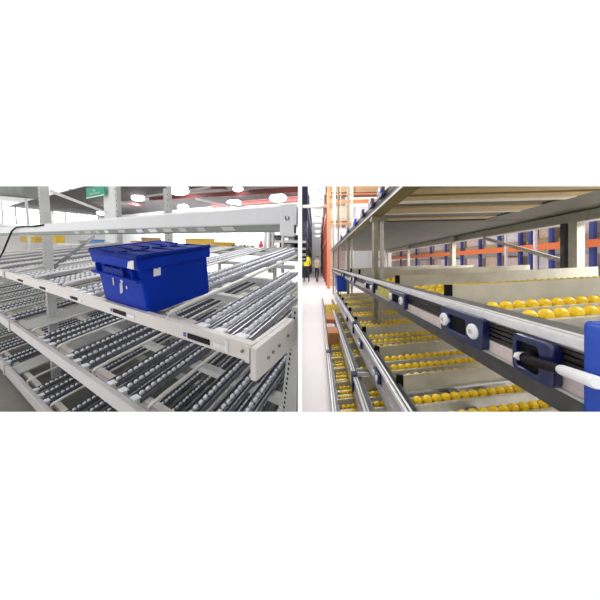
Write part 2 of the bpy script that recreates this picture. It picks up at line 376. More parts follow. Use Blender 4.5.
# near perforated upright at the right end
pz = L.at(290, 360, 1, 1.47)
x0_ = L.at(286.5, 360, 1, 1.47)[0]; x1_ = L.at(297.3, 360, 1, 1.47)[0]
mb = MB()
a0 = L.at(293, 330, 1, 1.47); a1 = L.at(282.5, 409, 1, 1.47)
dx = (a0[0]-a1[0])/(a0[2]-a1[2])*.85
ztp = L.at(296, 308, 1, 1.47)[2]; zbt = -3.02
def xe(z): return x0_+dx*(z-pz[2])
mb.hexa([(xe(-2.2), 1.47, -2.2), (x1_, 1.47, -2.2), (x1_, 1.50, -2.2), (xe(-2.2), 1.56, -2.2), (xe(ztp), 1.47, ztp), (x1_, 1.47, ztp), (x1_, 1.50, ztp), (xe(ztp), 1.56, ztp)])
mb.mi = 1; z = -1.9
while z < ztp-.03:
    xc = xe(z)+.028; b = len(mb.v)
    mb.v += [(xc+.0095*math.cos(2*PI*k/8), 1.4685, z+.013*math.sin(2*PI*k/8)) for k in range(8)]; mb.face(*[b+k for k in range(8)]); z += .042
o = mb.build(L, 'rack_upright', ['post', 'dark']); tag(o, 'near grey perforated upright at lower right, beside the cream end plate', 'rack upright')

# blue tote (tilts with the lanes it stands on) ---------------------
tx0, tx1, ty0, ty1, tz = 0.0, .81, 0.0, .66, 0.0
TH = .53
ty_ = Vector((0, 1, KL)).normalized(); YT = L.Y*ty_.y+L.Z*ty_.z; XT = L.X; ZT = XT.cross(YT)
rl_ = math.radians(2.6); XT, ZT = XT*math.cos(rl_)-ZT*math.sin(rl_), ZT*math.cos(rl_)+XT*math.sin(rl_)
T_ = Frame(XT, YT, ZT, L.S, L.w((-2.85, 1.03, -.600+KL*.03)))
tote = empty(T_, 'storage_tote', ((tx0+tx1)/2, (ty0+ty1)/2, tz), 'closed blue plastic tote with hinged lid sitting on the top shelf', 'tote')
def ring(z, g): return [(tx0-g, ty0-g, z), (tx1+g, ty0-g, z), (tx1+g, ty1+g, z), (tx0-g, ty1+g, z)]
mb = MB(); b_, t_ = ring(tz, -.006), ring(tz+TH*.78, .0); mb.hexa(b_+t_)
body = mb.build(T_, 'body', 'blue', tote, bevel=.025, seg=3)
mb = MB(); mb.hexa(ring(tz+TH*.76, .022)+ring(tz+TH*.95, .026)); mb.build(T_, 'rim', 'blue', tote, bevel=.012)
# ribs below the rim on the short faces
mb = MB()
for k in range(5):
    x = tx0+.08+k*(tx1-tx0-.16)/4; mb.box(x-.008, x+.008, ty0-.035, ty0+.01, tz+TH*.60, tz+TH*.77)
mb.box(tx0-.01, tx1+.01, ty0-.05, ty0-.0, tz+TH*.58, tz+TH*.62)
mb.build(T_, 'handle_ledge', 'blue', tote, bevel=.004)
MB().box(tx0+.22, tx1-.22, ty0-.035, ty0-.028, tz+TH*.63, tz+TH*.74).build(T_, 'handle_recess', 'bluedk', tote)
# two lid flaps with raised ribs and a toothed centre joint
zl = tz+TH*.95; ym = (ty0+ty1)/2; xmid = (tx0+tx1)/2
for sgn in (-1, 1):
    mb = MB()
    xa, xb = (tx0-.03, xmid-.005) if sgn < 0 else (xmid+.005, tx1+.03)
    mb.hexa([(xa, ty0-.03, zl), (xb, ty0-.03, zl), (xb, ty1+.03, zl), (xa, ty1+.03, zl), (xa, ty0-.03, zl+.028), (xb, ty0-.03, zl+.012), (xb, ty1+.03, zl+.012), (xa, ty1+.03, zl+.028)] if sgn < 0 else
            [(xa, ty0-.03, zl), (xb, ty0-.03, zl), (xb, ty1+.03, zl), (xa, ty1+.03, zl), (xa, ty0-.03, zl+.012), (xb, ty0-.03, zl+.028), (xb, ty1+.03, zl+.028), (xa, ty1+.03, zl+.012)])
    for k in range(5):
        y = ty0+.02+k*(ty1-ty0-.04)/4; mb.box(min(xa, xb)+.05, max(xa, xb)-.05, y-.006, y+.006, zl+.01, zl+.03)
    for k in range(6):
        y = ty0+.05+k*.095; w_ = .035 if (k+(sgn > 0)) % 2 else .015
        mb.box(xmid-w_ if sgn > 0 else xmid-.01, xmid+.01 if sgn > 0 else xmid+w_, y, y+.05, zl+.004, zl+.026)
    xo = tx0-.03 if sgn < 0 else tx1+.03
    mb.tube([(xo, ty0-.02, zl+.02), (xo, ty1+.02, zl+.02)], .018, 8)
    mb.build(T_, 'lid_flap', 'bluedk', tote, bevel=.004)
# paper labels and scuffs
def onface(px0, py0, px1, py1, face):
    if face == 'front': return T_.at(px0, py0, 1, ty0-.012), T_.at(px1, py1, 1, ty0-.012)
    return T_.at(px0, py0, 0, tx1+.005), T_.at(px1, py1, 0, tx1+.005)
def quad(pts, th, name, m_, par):   # pts on a slanted face, in order, thin solid
    mb = MB(); mb.hexa([Vector(p) for p in pts]+[Vector(p)+Vector(th) for p in pts]); return mb.build(T_, name, m_, par)
def fy(z): u = (z-tz)/(TH*.78); return ty0+.006-.006*u-.002
def fx(z): u = (z-tz)/(TH*.78); return tx1-.006+.006*u+.002
def front_pts(pp):
    o = []
    for px, py in pp:
        q = T_.at(px, py, 1, ty0)
        for _ in range(4): q = T_.at(px, py, 1, fy(q[2]))
        o.append(q)
    return o
def side_pts(pp):
    o = []
    for px, py in pp:
        q = T_.at(px, py, 0, tx1)
        for _ in range(4): q = T_.at(px, py, 0, fx(q[2]))
        o.append(q)
    return o
lb = quad(side_pts([(153.5, 276.5), (160.5, 275), (160.5, 265), (153.5, 266.5)]), (.003, 0, 0), 'paper_label', 'paper', body)
quad([Vector(p)+Vector((.003, 0, 0)) for p in side_pts([(155.5, 268.8), (158.2, 268.2), (158.2, 266.8), (155.5, 267.4)])], (.002, 0, 0), 'print_mark', 'ink', lb)
mb = MB()
for pp in ([(118.5, 273), (120.5, 272), (123.5, 282), (121.5, 284)], [(120, 283), (122.5, 282), (123, 292), (120.5, 293.5)], [(112.3, 277.5), (113.8, 277.5), (114.5, 285), (113.5, 285)], [(126, 286), (127.3, 286), (127.8, 289), (126.6, 289)]):
    q = front_pts(pp); mb.hexa([Vector(p) for p in q]+[Vector(p)+Vector((0, -.003, 0)) for p in q])
mb.build(T_, 'torn_label', 'scuff', body)
q = [T_.at(px, py, 1, ty0-.056) for px, py in ((127.5, 268), (134, 269.5), (133.5, 260.5), (128.5, 261.5))]
quad(q, (0, -.004, 0), 'rim_sticker', 'paper', tote)

# room, background things -------------------------------------------
YB = 15.0
def LP(px, py, Y): return Vector(L.at(px, py, 1, Y))
def xw(y, z): return -(Xl_y*y+Xl_z*z+.012)/Xl.x
Xl_y, Xl_z = Yl.x, Zl.x
def slab(x0, y0, y1, z0, z1): return MB().hexa([(x0, y0, z0), (xw(y0, z0), y0, z0), (xw(y1, z0), y1, z0), (x0, y1, z0), (x0, y0, z1), (xw(y0, z1), y0, z1), (xw(y1, z1), y1, z1), (x0, y1, z1)])
struct(slab(-40, YB, YB+.2, -3.1, 5).build(L, 'wall_back', 'wallw'))
struct(slab(-40, .35, YB, -3.1, -3.0).build(L, 'floor', 'floorl'))
struct(MB().box(-41, -40, .2, YB, -3.1, 5).build(L, 'wall_left', 'wallw'))
zc = 3.55
struct(slab(-40, 6.5, YB, zc, zc+.1).build(L, 'ceiling', 'ceil'))
def cl(px, py, z): # a point on a ceiling-level plane
    return L.at(px, py, 2, z)
# red roof girders and purlins
gi = 0
for (pa, pb, nm) in (((150, 199), (300, 190), 'red oxide roof girder crossing behind the bright lamps'), ((128, 192), (226, 187), 'red oxide roof girder at top centre'), ((212, 206), (300, 199), 'red oxide roof girder nearest the white beam end box'), ((70, 190), (140, 205), 'red oxide roof girder above the green sign')):
    a_, c_ = LP(*pa, 9.5+gi*.6), LP(*pb, 9.0+gi*.6); gi += 1
    mb = MB(); mb.bar(a_, c_, (0, .06, 0), (0, 0, .09)); mb.bar(a_+Vector((0, 0, .1)), c_+Vector((0, 0, .1)), (0, .14, 0), (0, 0, .02)); mb.bar(a_-Vector((0, 0, .1)), c_-Vector((0, 0, .1)), (0, .14, 0), (0, 0, .02))
    tag(mb.build(L, 'roof_girder', 'red'), nm, 'girder')
# pale pipes
for pa, pb, nm in (((148, 196), (210, 187), 'pale pipe sloping up behind the upright above the tote'), ((196, 199), (260, 210), 'pale pipe running below the ceiling lamps'), ((0, 200), (36, 203), 'pale pipe under the duct at top left')):
    tag(MB().tube([LP(*pa, 8.4), LP(*pb, 8.6)], .06, 8).build(L, 'ceiling_pipe', 'white'), nm, 'pipe')
tag(MB().tube([P(-25, 189, 3.0), P(34, 191.5, 3.0)], .30, 16).build(L, 'air_duct', 'duct'), 'big round grey air duct at the top left corner', 'duct')
# high bay lamps
for i, (px, py, r, Y, nm) in enumerate(((179, 190, .55, 8.5, 'largest glaring lamp at the top edge above the tote'), (183, 207, .32, 9.0, 'glaring lamp just below the largest lamp'), (234, 203, .36, 9.2, 'glaring lamp between the big lamp and the end box'), (278, 198, .33, 8.2, 'glaring lamp directly above the white end box'), (138, 198, .45, 9.5, 'glaring lamp right of the white column'), (101, 213, .36, 10, 'glaring lamp low beside the white column'), (238, 189, .24, 8.8, 'faint lamp at top edge right of centre'))):
    c = LP(px, py, Y); lamp = empty(L, 'high_bay_lamp', c, nm, 'lamp')
    MB().ball(c, r, 1.25, .9, .55, 14, 8).build(L, 'bulb', 'lamp', lamp)
    MB().tube([(c.x, c.y, c.z+r*.3), (c.x, c.y, c.z+r*.55), (c.x, c.y, c.z+r*.75)], [r*.9, r*.5, r*.15], 12).build(L, 'reflector', 'duct', lamp)
# long bright windows on the left wall
for i, (p0, p1) in enumerate((((3, 224), (50, 207)), ((53, 222), (97, 205)))):
    a_ = Vector(L.at(*p0, 0, -39.95)); c_ = Vector(L.at(*p1, 0, -39.95))
    w_ = MB().box(-40, -39.9, a_.y, c_.y, a_.z, c_.z).build(L, 'window_%d' % (i+1), 'lampl'); struct(w_)
    fr_ = MB(); n_ = 4
    for k in range(n_+1): y = a_.y+(c_.y-a_.y)*k/n_; fr_.box(-39.9, -39.8, y-.06, y+.06, a_.z, c_.z)
    fo = fr_.build(L, 'window_frame', 'white', w_, origin=w_['_o'][:])
# wide white column and green sign
a_, c_ = LP(104.5, 220, 6.2), LP(114, 220, 6.2)
struct(MB().box(a_.x, c_.x, 6.2, 6.45, -3.0, zc+.3).build(L, 'trim_4', 'wallw'))
s0, s1_ = LP(86.5, 198.5, 6.0), LP(104, 186, 6.0)
sg = empty(L, 'hanging_sign', ((s0.x+s1_.x)/2, 6.0, s0.z), 'green hanging sign with white writing beside the white column', 'sign')
MB().box(s0.x, s1_.x, 6.0, 6.06, s0.z, s1_.z+.1).build(L, 'panel', 'green', sg)
MB().box(s0.x, s1_.x, 5.98, 6.0, s0.z-.02, s0.z+.05).build(L, 'lower_edge', 'signw', sg)
W_ = s1_.x-s0.x; H_ = s1_.z-s0.z; mb = MB()
cx = s0.x+W_*.48
def st(u0, v0, u1, v1, t=.012): mb.box(s0.x+W_*min(u0, u1), s0.x+W_*max(u0, u1)+t*.6, 5.975, 5.998, s0.z+H_*min(v0, v1), s0.z+H_*max(v0, v1)+t)
for u0, v0, u1, v1 in ((.44, .62, .46, .72), (.46, .72, .48, .82), (.48, .72, .50, .74), (.50, .62, .53, .70), (.44, .66, .52, .67)): st(u0, v0, u1, v1, .03)
for k in range(5):   # a row of five small glyph blocks
    u = .25+k*.115
    st(u, .44, u+.07, .44, .02); st(u, .32, u+.07, .32, .02); st(u+.03, .30, u+.03, .46, .02); st(u, .38, u+.06, .38, .015)
mb.build(L, 'lettering', 'signw', sg)
TZ = LP(60, 243.0, 6.85).z
# bins beyond the rear of the racks
def crate(px0, px1, py0, py1, Y, m_, nm, kind='storage_bin', cat='bin'):
    a_, c_ = LP(px0, py1, Y), LP(px1, py0, Y); dpt = .6; a_.z = TZ-.02; c_.z = max(c_.z, TZ+.12)
    t = empty(L, kind, ((a_.x+c_.x)/2, Y+dpt/2, a_.z), nm, cat)
    g = (c_.x-a_.x)*.04
    MB().hexa([(a_.x+g, Y+.03, a_.z), (c_.x-g, Y+.03, a_.z), (c_.x-g, Y+dpt-.03, a_.z), (a_.x+g, Y+dpt-.03, a_.z), (a_.x, Y, c_.z), (c_.x, Y, c_.z), (c_.x, Y+dpt, c_.z), (a_.x, Y+dpt, c_.z)]).build(L, 'bin_body', m_, t)
    MB().box(a_.x-.02, c_.x+.02, Y-.03, Y+dpt+.03, c_.z-.05, c_.z).build(L, 'bin_rim', m_, t)
    return t
crate(20, 35, 236.5, 242.5, 7.0, 'yel', 'yellow bin left of the leftmost upright, behind the shelves')
crate(48, 55.5, 235.5, 243, 7.0, 'yel', 'yellow bin right of the leftmost upright, behind the shelves')
crate(2, 12, 240.0, 244, 6.9, 'sky', 'pale blue crate at the far left behind the shelves')
crate(88.5, 94, 239.5, 245, 6.9, 'sky', 'pale blue crate left of the white column', 'storage_bin')
crate(79, 86, 240.5, 244.5, 6.9, 'olive', 'small grey-green bin beside the pale blue crate near the column')
crate(131, 140, 241, 247, 7.0, 'card', 'low tan box behind the tote lid, left of the slim upright', 'cardboard_box', 'box')
crate(141.5, 150, 237.5, 246, 7.1, 'card', 'taller tan box behind the tote lid, beside the slim upright', 'cardboard_box', 'box')
crate(185, 205, 238.5, 244, 7.3, 'yel', 'long yellow bin seen over the right half of the tote')
crate(212, 225, 242, 247, 6.8, 'yel', 'yellow bin just right of the blue tote')
tb = empty(L, 'packing_table', (-14, 7.1, -3.0), 'long low pale table behind the shelves carrying the bins', 'table')
MB().box(-26, xw(7.9, 0)-.1, 6.6, 7.9, TZ-.12, TZ-.02).build(L, 'table_top', 'wallw', tb)
for x in (-25, -20, -14, -8, -5): MB().box(x, x+.1, 7.0, 7.1, -3.0, TZ-.12).build(L, 'leg', 'post', tb)
# plants pile
mb = MB()
for k in range(90):
    c = LP(random.uniform(231, 252), random.uniform(248.0, 253.5)+random.random(), random.uniform(6.6, 7.2)); d = Vector((random.uniform(-.25, .25), random.uniform(-.1, .1), random.uniform(.0, .16)))
    mb.bar(c, c+d, (.02, .02, 0), (0, 0, .03))
tag(mb.build(L, 'leafy_plants', 'plant'), 'pale green plants heaped behind the racks right of the tote', 'plants', kind='stuff')
ex = LP(261, 252, 9.5); e = empty(L, 'fire_extinguisher', ex, 'red fire extinguisher at the white wall, far right', 'fire extinguisher')
MB().tube([ex, ex+Vector((0, 0, .02)), ex+Vector((0, 0, .42)), ex+Vector((0, 0, .5))], [.10, .12, .12, .05], 12).build(L, 'cylinder', 'redp', e)
MB().box(ex.x-.05, ex.x+.08, ex.y-.03, ex.y+.03, ex.z+.5, ex.z+.57).build(L, 'valve', 'black', e)
tag(MB().tube([LP(264.8, 256, 8), LP(266.2, 228, 8)], .07, 10).build(L, 'drain_pipe', 'white'), 'white vertical pipe beside the red extinguisher', 'pipe')
# distant rack at the right, under the end box
dr = empty(L, 'storage_rack', LP(283, 260, 5.2), 'distant grey shelving under the white end box', 'rack')
ya = 5.2; pa = LP(269.5, 262, ya); pb = LP(297, 262, ya)
for py, h in ((236, .05), (241.5, .07), (248.5, .06), (254.5, .08), (259, .05)):
    z = LP(283, py, ya).z; MB().box(pa.x, pb.x, ya, ya+.5, z-h/2, z+h/2).build(L, 'shelf_board', 'post' if py > 240 else 'dark', dr)
for px in (269.8, 273, 283): p = LP(px, 262, ya); MB().box(p.x-.03, p.x+.03, ya-.05, ya+.02, p.z-.3, LP(px, 232, ya).z).build(L, 'rack_post', 'post', dr)
MB().box(pa.x, pb.x, ya+.5, ya+.55, LP(283, 262, ya).z, LP(283, 240, ya).z).build(L, 'back_panel', 'dark', dr)
for i, (px, py, w_, m_, nm) in enumerate(((274, 240, .16, 'white', 'pale carton on the top board of the distant shelving, left'), (287, 247, .2, 'post', 'grey carton on the middle board of the distant shelving'), (278, 252.5, .24, 'white', 'pale carton on the lower board of the distant shelving'), (291, 240, .18, 'post', 'grey carton on the top board of the distant shelving, right'))):
    p = LP(px, py, ya+.1); mb = MB().box(p.x-w_/2, p.x+w_/2, p.y, p.y+.25, p.z-.03, p.z+.09); mb.box(p.x-.01, p.x+.01, p.y-.004, p.y, p.z-.03, p.z+.09)
    tag(mb.build(L, 'carton', m_), nm, 'carton')

# ================================================================== RIGHT AISLE
def rxp(px, py, ax, v): return Vector(R.at(px, py, ax, v))
def rl(x, x0, z0, y0): return (x, y0+SR*(x-x0), z0+KR*(x-x0))
RDv = Vector((1, SR, KR)).normalized(); RU = Vector((-SR, 1, 0)).normalized(); RV = RDv.cross(RU)
def camr(p): return R.w(p).length

def pick_rail(sh, x, zt_, y0, y1, h=.18, wtop=.10, detail=True, brackets=()):
    # top extrusion with grooves
    mb = MB(); n = 6; prof = [(0, zt_-.03), (0, zt_-.004), (.006, zt_)]
    for k in range(n):
        u = .028+(wtop-.036)*k/n; du = (wtop-.036)/n
        prof += [(u, zt_), (u+du*.15, zt_-.004), (u+du*.6, zt_-.004), (u+du*.75, zt_)]
    prof += [(wtop, zt_), (wtop, zt_-.03)]
    mb.sweep(prof, (x, y0, 0), (x, y1, 0), (1, 0, 0), (0, 0, 1)); mb.build(R, 'top_extrusion', 'alut', sh)
    MB().box(x-.004, x+.011, y0, y1, zt_-.026, zt_+.001).build(R, 'edge_trim', 'edge', sh, bevel=.004)
    MB().box(x+.016, x+.027, y0, y1, zt_-.010, zt_+.003).build(R, 'edge_trim', 'edge', sh, bevel=.003)
    MB().box(x+.010, x+.017, y0, y1, zt_-.012, zt_-.004).build(R, 'edge_groove', 'ridge', sh)
    if detail:
        mb = MB()
        for k in range(4): z = zt_-.034-k*.0135; mb.box(x+.003, x+.02, y0, y1, z-.0085, z)
        mb.box(x+.012, x+.02, y0, y1, zt_-.09, zt_-.026); mb.build(R, 'ridged_insert', 'ridge', sh)
        MB().box(x+.002, x+.02, y0, y1, zt_-.124, zt_-.088).build(R, 'label_strip', 'strip', sh)
        MB().box(x-.004, x+.02, y0, y1, zt_-.131, zt_-.124).build(R, 'lower_lip', 'alu', sh)
        mb = MB().hexa([(x+.0, y0, zt_-h), (x+.03, y0, zt_-h), (x+.03, y1, zt_-h), (x+.0, y1, zt_-h), (x+.006, y0, zt_-.131), (x+.03, y0, zt_-.131), (x+.03, y1, zt_-.131), (x+.006, y1, zt_-.131)])
        mb.build(R, 'lower_flange', 'flange', sh)
    else:
        MB().box(x+.004, x+.02, y0, y1, zt_-h*.62, zt_-.026).build(R, 'face_strip', 'railg', sh)
        MB().box(x, x+.03, y0, y1, zt_-h, zt_-h*.62).build(R, 'lower_flange', 'alu', sh)

def flow_shelf_right(label, x, zt_, y0, y1, tracks, dividers, xend, h=.18, wtop=.10, detail=True, div_h=.06, lanez=-.035, capped=True, rr=.025, indiv=100, pitch=.058, xlim=None, nray=None):
    sh = empty(R, 'flow_shelf', (x, (y0+y1)/2, zt_-h), label, 'flow rack shelf')
    pick_rail(sh, x, zt_, y0, y1, h, wtop, detail)
    xi = x+wtop+.005; zl_ = zt_+lanez; spots = []
    for y in tracks:
        a = Vector(rl(xi, xi, zl_, y)); e = Vector(rl(xend, xi, zl_, y))
        mb = MB().sweep([(-.030, -.045), (.024, -.045), (.024, .006), (.018, .006), (.018, -.024), (-.018, -.024), (-.018, .002), (-.030, .0)], a, e, RU, RV)
        tr = mb.build(R, 'roller_track', 'gsteel', sh)
        s_ = xi+.03
        while s_ < (xlim or xend)-.03:
            spots.append((tr, Vector(rl(s_, xi, zl_, y))+RV*.004)); s_ += pitch
    rollers(R, sh, spots, rr, .026, RU, 'yroll', camr, indiv, 14)
    for y, hh, strip in dividers:
        a = Vector(rl(xi-.01, xi, zl_, y)); e = Vector(rl(xend, xi, zl_, y))
        mb = MB().sweep([(-.012, -.035), (.012, -.035), (.012, -.028), (.004, -.028), (.004, hh), (-.004, hh), (-.004, -.028), (-.012, -.028)], a, e, RU, RV)
        dv = mb.build(R, 'lane_divider', 'div', sh)
        MB().sweep([(-.018, -.036), (-.012, -.036), (-.012, -.026), (-.018, -.026)], a, e, RU, RV).build(R, 'base_edge', 'alu', dv)
        if strip: MB().sweep([(.006, hh-.02), (.012, hh-.02), (.012, hh+.004), (.006, hh+.004)], a, e, RU, RV).build(R, 'yellow_edge', 'ytrack', dv)
        if capped: MB().box(a.x-.012, a.x+.022, y-.012, y+.008, zl_-.03, zl_+hh+.006).build(R, 'end_cap', 'black', dv, bevel=.003)
    # cross members under the lanes
    for xx in (xi+.25, xi+.8, xi+1.5):
        if xx < xend: q = rl(xx, xi, zl_, 0); MB().box(xx, xx+.05, y0, y1, q[2]-.08, q[2]-.032).build(R, 'cross_member', 'underg', sh)
    return sh

# level A: the big rail at eye height
XA, ZA = .55, -.157
def ya(px, x=.66): return rxp(px, 290, 0, x).y
sa = flow_shelf_right('eye-level flow shelf whose grey rail carries the large blue light brackets', XA, ZA, .405, 9.0,
    [ya(523), ya(487), ya(441), ya(427), ya(414), ya(391), ya(386), ya(381)], [(ya(450), .070, True), (ya(398.5), .080, False), (ya(377), .095, False), (3.6, .09, False), (4.5, .09, False)], 2.6, h=.18, xlim=2.4, lanez=-.022)
# pale inner pans between the dividers
for y0_, y1_ in ():
    pass
# brackets on rail A
def disc_light(par, y, z, x, r=.026):
    d = MB().tube([(x+.008, y, z), (x-.004, y, z), (x-.010, y, z)], [r, r, r*.75], 18).build(R, 'indicator_lens', 'wheel', par)
    MB().tube([(x-.009, y, z), (x-.0125, y, z)], [r*.34, r*.28], 10).build(R, 'lens_centre', 'post', d)
def bracket(ya, yb, z0, z1, label, two=True, x=XA):
    yb, ya = min(ya, yb), max(ya, yb)
    t = empty(R, 'light_bracket', (x, (ya+yb)/2, z0), label, 'indicator light', None)
    ln = ya-yb
    MB().rrect('x', yb, ya, z0, z1, x-.022, x+.003, .014, hole=(yb+ln*.34, ya-ln*.22, z0+.022, z1-.024)).build(R, 'housing', 'navy', t, bevel=.003)
    MB().box(x-.008, x+.001, yb+ln*.3, ya-ln*.2, z0+.018, z1-.02).build(R, 'recess', 'black', t)
    zc_ = (z0+z1)/2
    disc_light(t, yb+ln*.17, zc_, x-.022)
    if two: disc_light(t, ya-ln*.12, zc_, x-.022)
    return t
bracket(1.017, .772, -.283, -.178, 'navy bracket with two round white lenses, second from the blue post')
bracket(1.72, 1.43, -.285, -.185, 'navy bracket with two white lenses, third from the blue post')
bracket(2.62, 2.22, -.285, -.185, 'navy bracket with white lens, fourth from the blue post')
bracket(3.75, 3.35, -.285, -.185, 'small navy bracket, fifth from the blue post along the rail')
bracket(5.3, 4.75, -.285, -.185, 'tiny far navy bracket, sixth from the blue post along the rail')
MB().box(XA-.003, XA+.004, 1.76, 2.12, ZA-.118, ZA-.045).build(R, 'label_plate', 'ystrip', sa)
# first bracket with the plugged cable
t = empty(R, 'light_bracket', (XA, .61, -.30), 'nearest navy bracket, with a white-tipped peg and cable plugged in', 'indicator light')
MB().rrect('x', .553, .662, -.287, -.185, XA-.02, XA+.003, .016, hole=(.590, .650, -.270, -.204)).build(R, 'housing', 'navy', t, bevel=.005, seg=3)
MB().box(XA-.008, XA+.001, .585, .655, -.275, -.198).build(R, 'recess', 'black', t)
MB().tube([(XA-.008, .640, -.243), (XA-.025, .637, -.243), (XA-.036, .635, -.243)], [.011, .010, .002], 12).build(R, 'peg', 'wheel', t)
MB().tube([(XA-.010, .612, -.235), (XA-.034, .604, -.237)], [.016, .014], 14).build(R, 'socket', 'black', t)
q0 = Vector((XA-.03, .606, -.237)); q1 = rxp(562, 370, 1, .475); q2 = rxp(599, 383.5, 1, .388); q1 = rxp(562, 370, 1, .505)
cb = empty(R, 'plugged_cable', q2, 'black cable with white sleeve running from the nearest bracket to the right edge', 'cable')
MB().tube([q0, q0.lerp(q1, .5)+Vector((-.004, 0, 0)), q1, q1.lerp(q2, .15)], [.011, .011, .0105, .0085], 14).build(R, 'cable', 'black', cb)
MB().tube([q1, q1.lerp(q2, .06), q1.lerp(q2, .92), q2.lerp(q1, .02)], [.0100, .0108, .0108, .008], 16).build(R, 'white_sleeve', 'wheel', cb)
# blue post at the right edge
tp = rxp(587, 323, 0, .50)
mb = MB(); mb.rrect('y', .497, .56, -1.2, -.108, tp.y-.035, tp.y, .008)
ps = mb.build(R, 'blue_post', 'pblue', bevel=.002); tag(ps, 'bright blue post end at the right edge, in front of the rail', 'post')

# level B, C, D
trB = []; dvB = []
y = rxp(399, 385, 0, .43).y-.465
for n_ in range(9):
    dvB.append((y-.01, .055 if n_ % 2 else .04, False)); trB += [y+.06, y+.18, y+.305]; y += .455
sb = flow_shelf_right('second flow shelf down with paired grey rail, below the eye-level shelf', .37, -.62, .66, 5.0, trB, dvB, 2.2, h=.16, wtop=.055, detail=False, lanez=-.02, xlim=1.5, rr=.021, pitch=.047)
trC = []; dvC = []; y = .98
for n_ in range(9): dvC.append((y-.02, .05, False)); trC += [y+.08, y+.19]; y += .36
sc = flow_shelf_right('third flow shelf down on the right, jutting past the one above', .27, -.855, 1.0, 4.2, trC, dvC, 1.4, h=.14, wtop=.06, detail=False, lanez=-.02, xlim=.9, capped=False, rr=.02, pitch=.042)
trD = []; dvD = []; y = 1.5
for n_ in range(5): dvD.append((y-.02, .04, False)); trD += [y+.05, y+.12, y+.185]; y += .25
sd = flow_shelf_right('lowest narrow flow shelf beside the pale floor with bare yellow rollers', .105, -1.05, 1.3, 2.68, trD, dvD, .8, h=.12, wtop=.05, detail=False, lanez=-.02, xlim=.5, capped=False, rr=.018, pitch=.036)
MB().box(.10, .155, 2.68, 2.74, -1.15, -1.035).build(R, 'corner_joint', 'navy', sd, bevel=.006)
MB().box(.258, .30, 1.73, 1.80, -.97, -.84).build(R, 'corner_joint', 'navy', sc, bevel=.006)
MB().box(.30, .40, 1.73, 1.745, -.85, -.82).build(R, 'tie_bar', 'edge', sc); MB().box(.30, .40, 1.785, 1.80, -.85, -.82).build(R, 'tie_bar', 'alu', sc)
MB().box(.358, .40, 2.36, 2.44, -.72, -.605).build(R, 'corner_joint', 'navy', sb, bevel=.006)
MB().hexa([(.40, 2.36, -.73), (1.6, 2.55, -.70), (1.6, 2.60, -.70), (.40, 2.40, -.73), (.40, 2.36, -.64), (1.6, 2.55, -.60), (1.6, 2.60, -.60), (.40, 2.40, -.64)]).build(R, 'frame_tie', 'olive', sb)
# small white indicators on rail B
for i, (yy, nm) in enumerate(((1.42, 'small navy bracket with white lens low on the second shelf rail, near'), (1.98, 'small navy bracket with white lens on the second shelf rail, by the blue joint'), (2.9, 'tiny navy bracket far along the second shelf rail'))):
    t = empty(R, 'light_bracket', (.37, yy, -.72), nm, 'indicator light')
    MB().rrect('x', yy-.06, yy+.06, -.715, -.655, .352, .373, .008).build(R, 'housing', 'navy', t)
    disc_light(t, yy+.03, -.685, .352, .018); disc_light(t, yy-.035, -.685, .352, .018)
# blue tote & cartons among the far shelves
def rtote(x0, x1, y0, y1, z0, z1, m_, nm, kind, cat):
    t = empty(R, kind, ((x0+x1)/2, (y0+y1)/2, z0), nm, cat)
    MB().hexa([(x0+.02, y0+.02, z0), (x1-.02, y0+.02, z0), (x1-.02, y1-.02, z0), (x0+.02, y1-.02, z0), (x0, y0, z1), (x1, y0, z1), (x1, y1, z1), (x0, y1, z1)]).build(R, 'bin_body', m_, t, bevel=.01)
    MB().box(x0-.015, x1+.015, y0-.015, y1+.015, z1-.03, z1).build(R, 'bin_rim', m_, t); return t
rtote(.40, .68, 4.9, 5.35, -.60, -.27, 'pblue', 'small blue tote far down the second shelf, left of the post', 'storage_tote', 'tote')
for (x0, x1, y0, y1, z0, z1, m_, nm) in ((.13, .27, 2.95, 3.25, -1.06, -.90, 'orangebox', 'orange-brown carton on the lowest shelf, nearer of the two'), (.13, .27, 3.6, 3.95, -1.06, -.88, 'orangebox', 'orange-brown carton on the lowest shelf, farther of the two'), (.13, .25, 3.3, 3.5, -1.06, -.92, 'pale', 'pale carton between the two orange-brown cartons')):
    mb = MB().box(x0, x1, y0, y1, z0, z1); mb.box((x0+x1)/2-.01, (x0+x1)/2+.01, y0-.002, y1+.002, z0+.03, z1+.002)
    tag(mb.build(R, 'carton', m_), nm, 'carton')
sd2 = flow_shelf_right('far continuation of the lowest shelf holding the orange-brown cartons', .105, -1.05, 2.78, 7, [2.85+.085*k for k in range(36)], [], .8, h=.12, wtop=.05, detail=False, lanez=-.02, xlim=.5, capped=False, rr=.02, pitch=.045, indiv=40)

# upper shelf above eye height
XU, ZU = .55, .59
su = empty(R, 'flow_shelf', (XU, 3, .47), 'overhead flow shelf seen from below with tan and grey underside strips', 'flow rack shelf')
MB().box(XU, XU+.02, .72, 9, .52, .60).build(R, 'front_face', 'flange', su)
MB().box(XU-.006, XU+.02, .72, 9, .59, .60).build(R, 'upper_trim', 'alu', su)
MB().box(XU-.004, XU+.015, .72, 9, .548, .570).build(R, 'dark_groove', 'ridge', su)
MB().box(XU-.002, XU+.012, .72, 9, .503, .52).build(R, 'lower_trim', 'alu', su)
MB().hexa([(XU, .72, .503), (XU+.095, .72, .485), (XU+.095, 9, .485), (XU, 9, .503), (XU, .72, .52), (XU+.095, .72, .52), (XU+.095, 9, .52), (XU, 9, .52)]).build(R, 'beam_underside', 'oliveb', su)
mb = MB()
xi = .645
def uz(x): return .53+.012*(x-xi)
seq = ['ptan', 'pcream', 'pgrey', 'ptan', 'ptan', 'pcream', 'pgrey', 'ptan', 'pgrey']
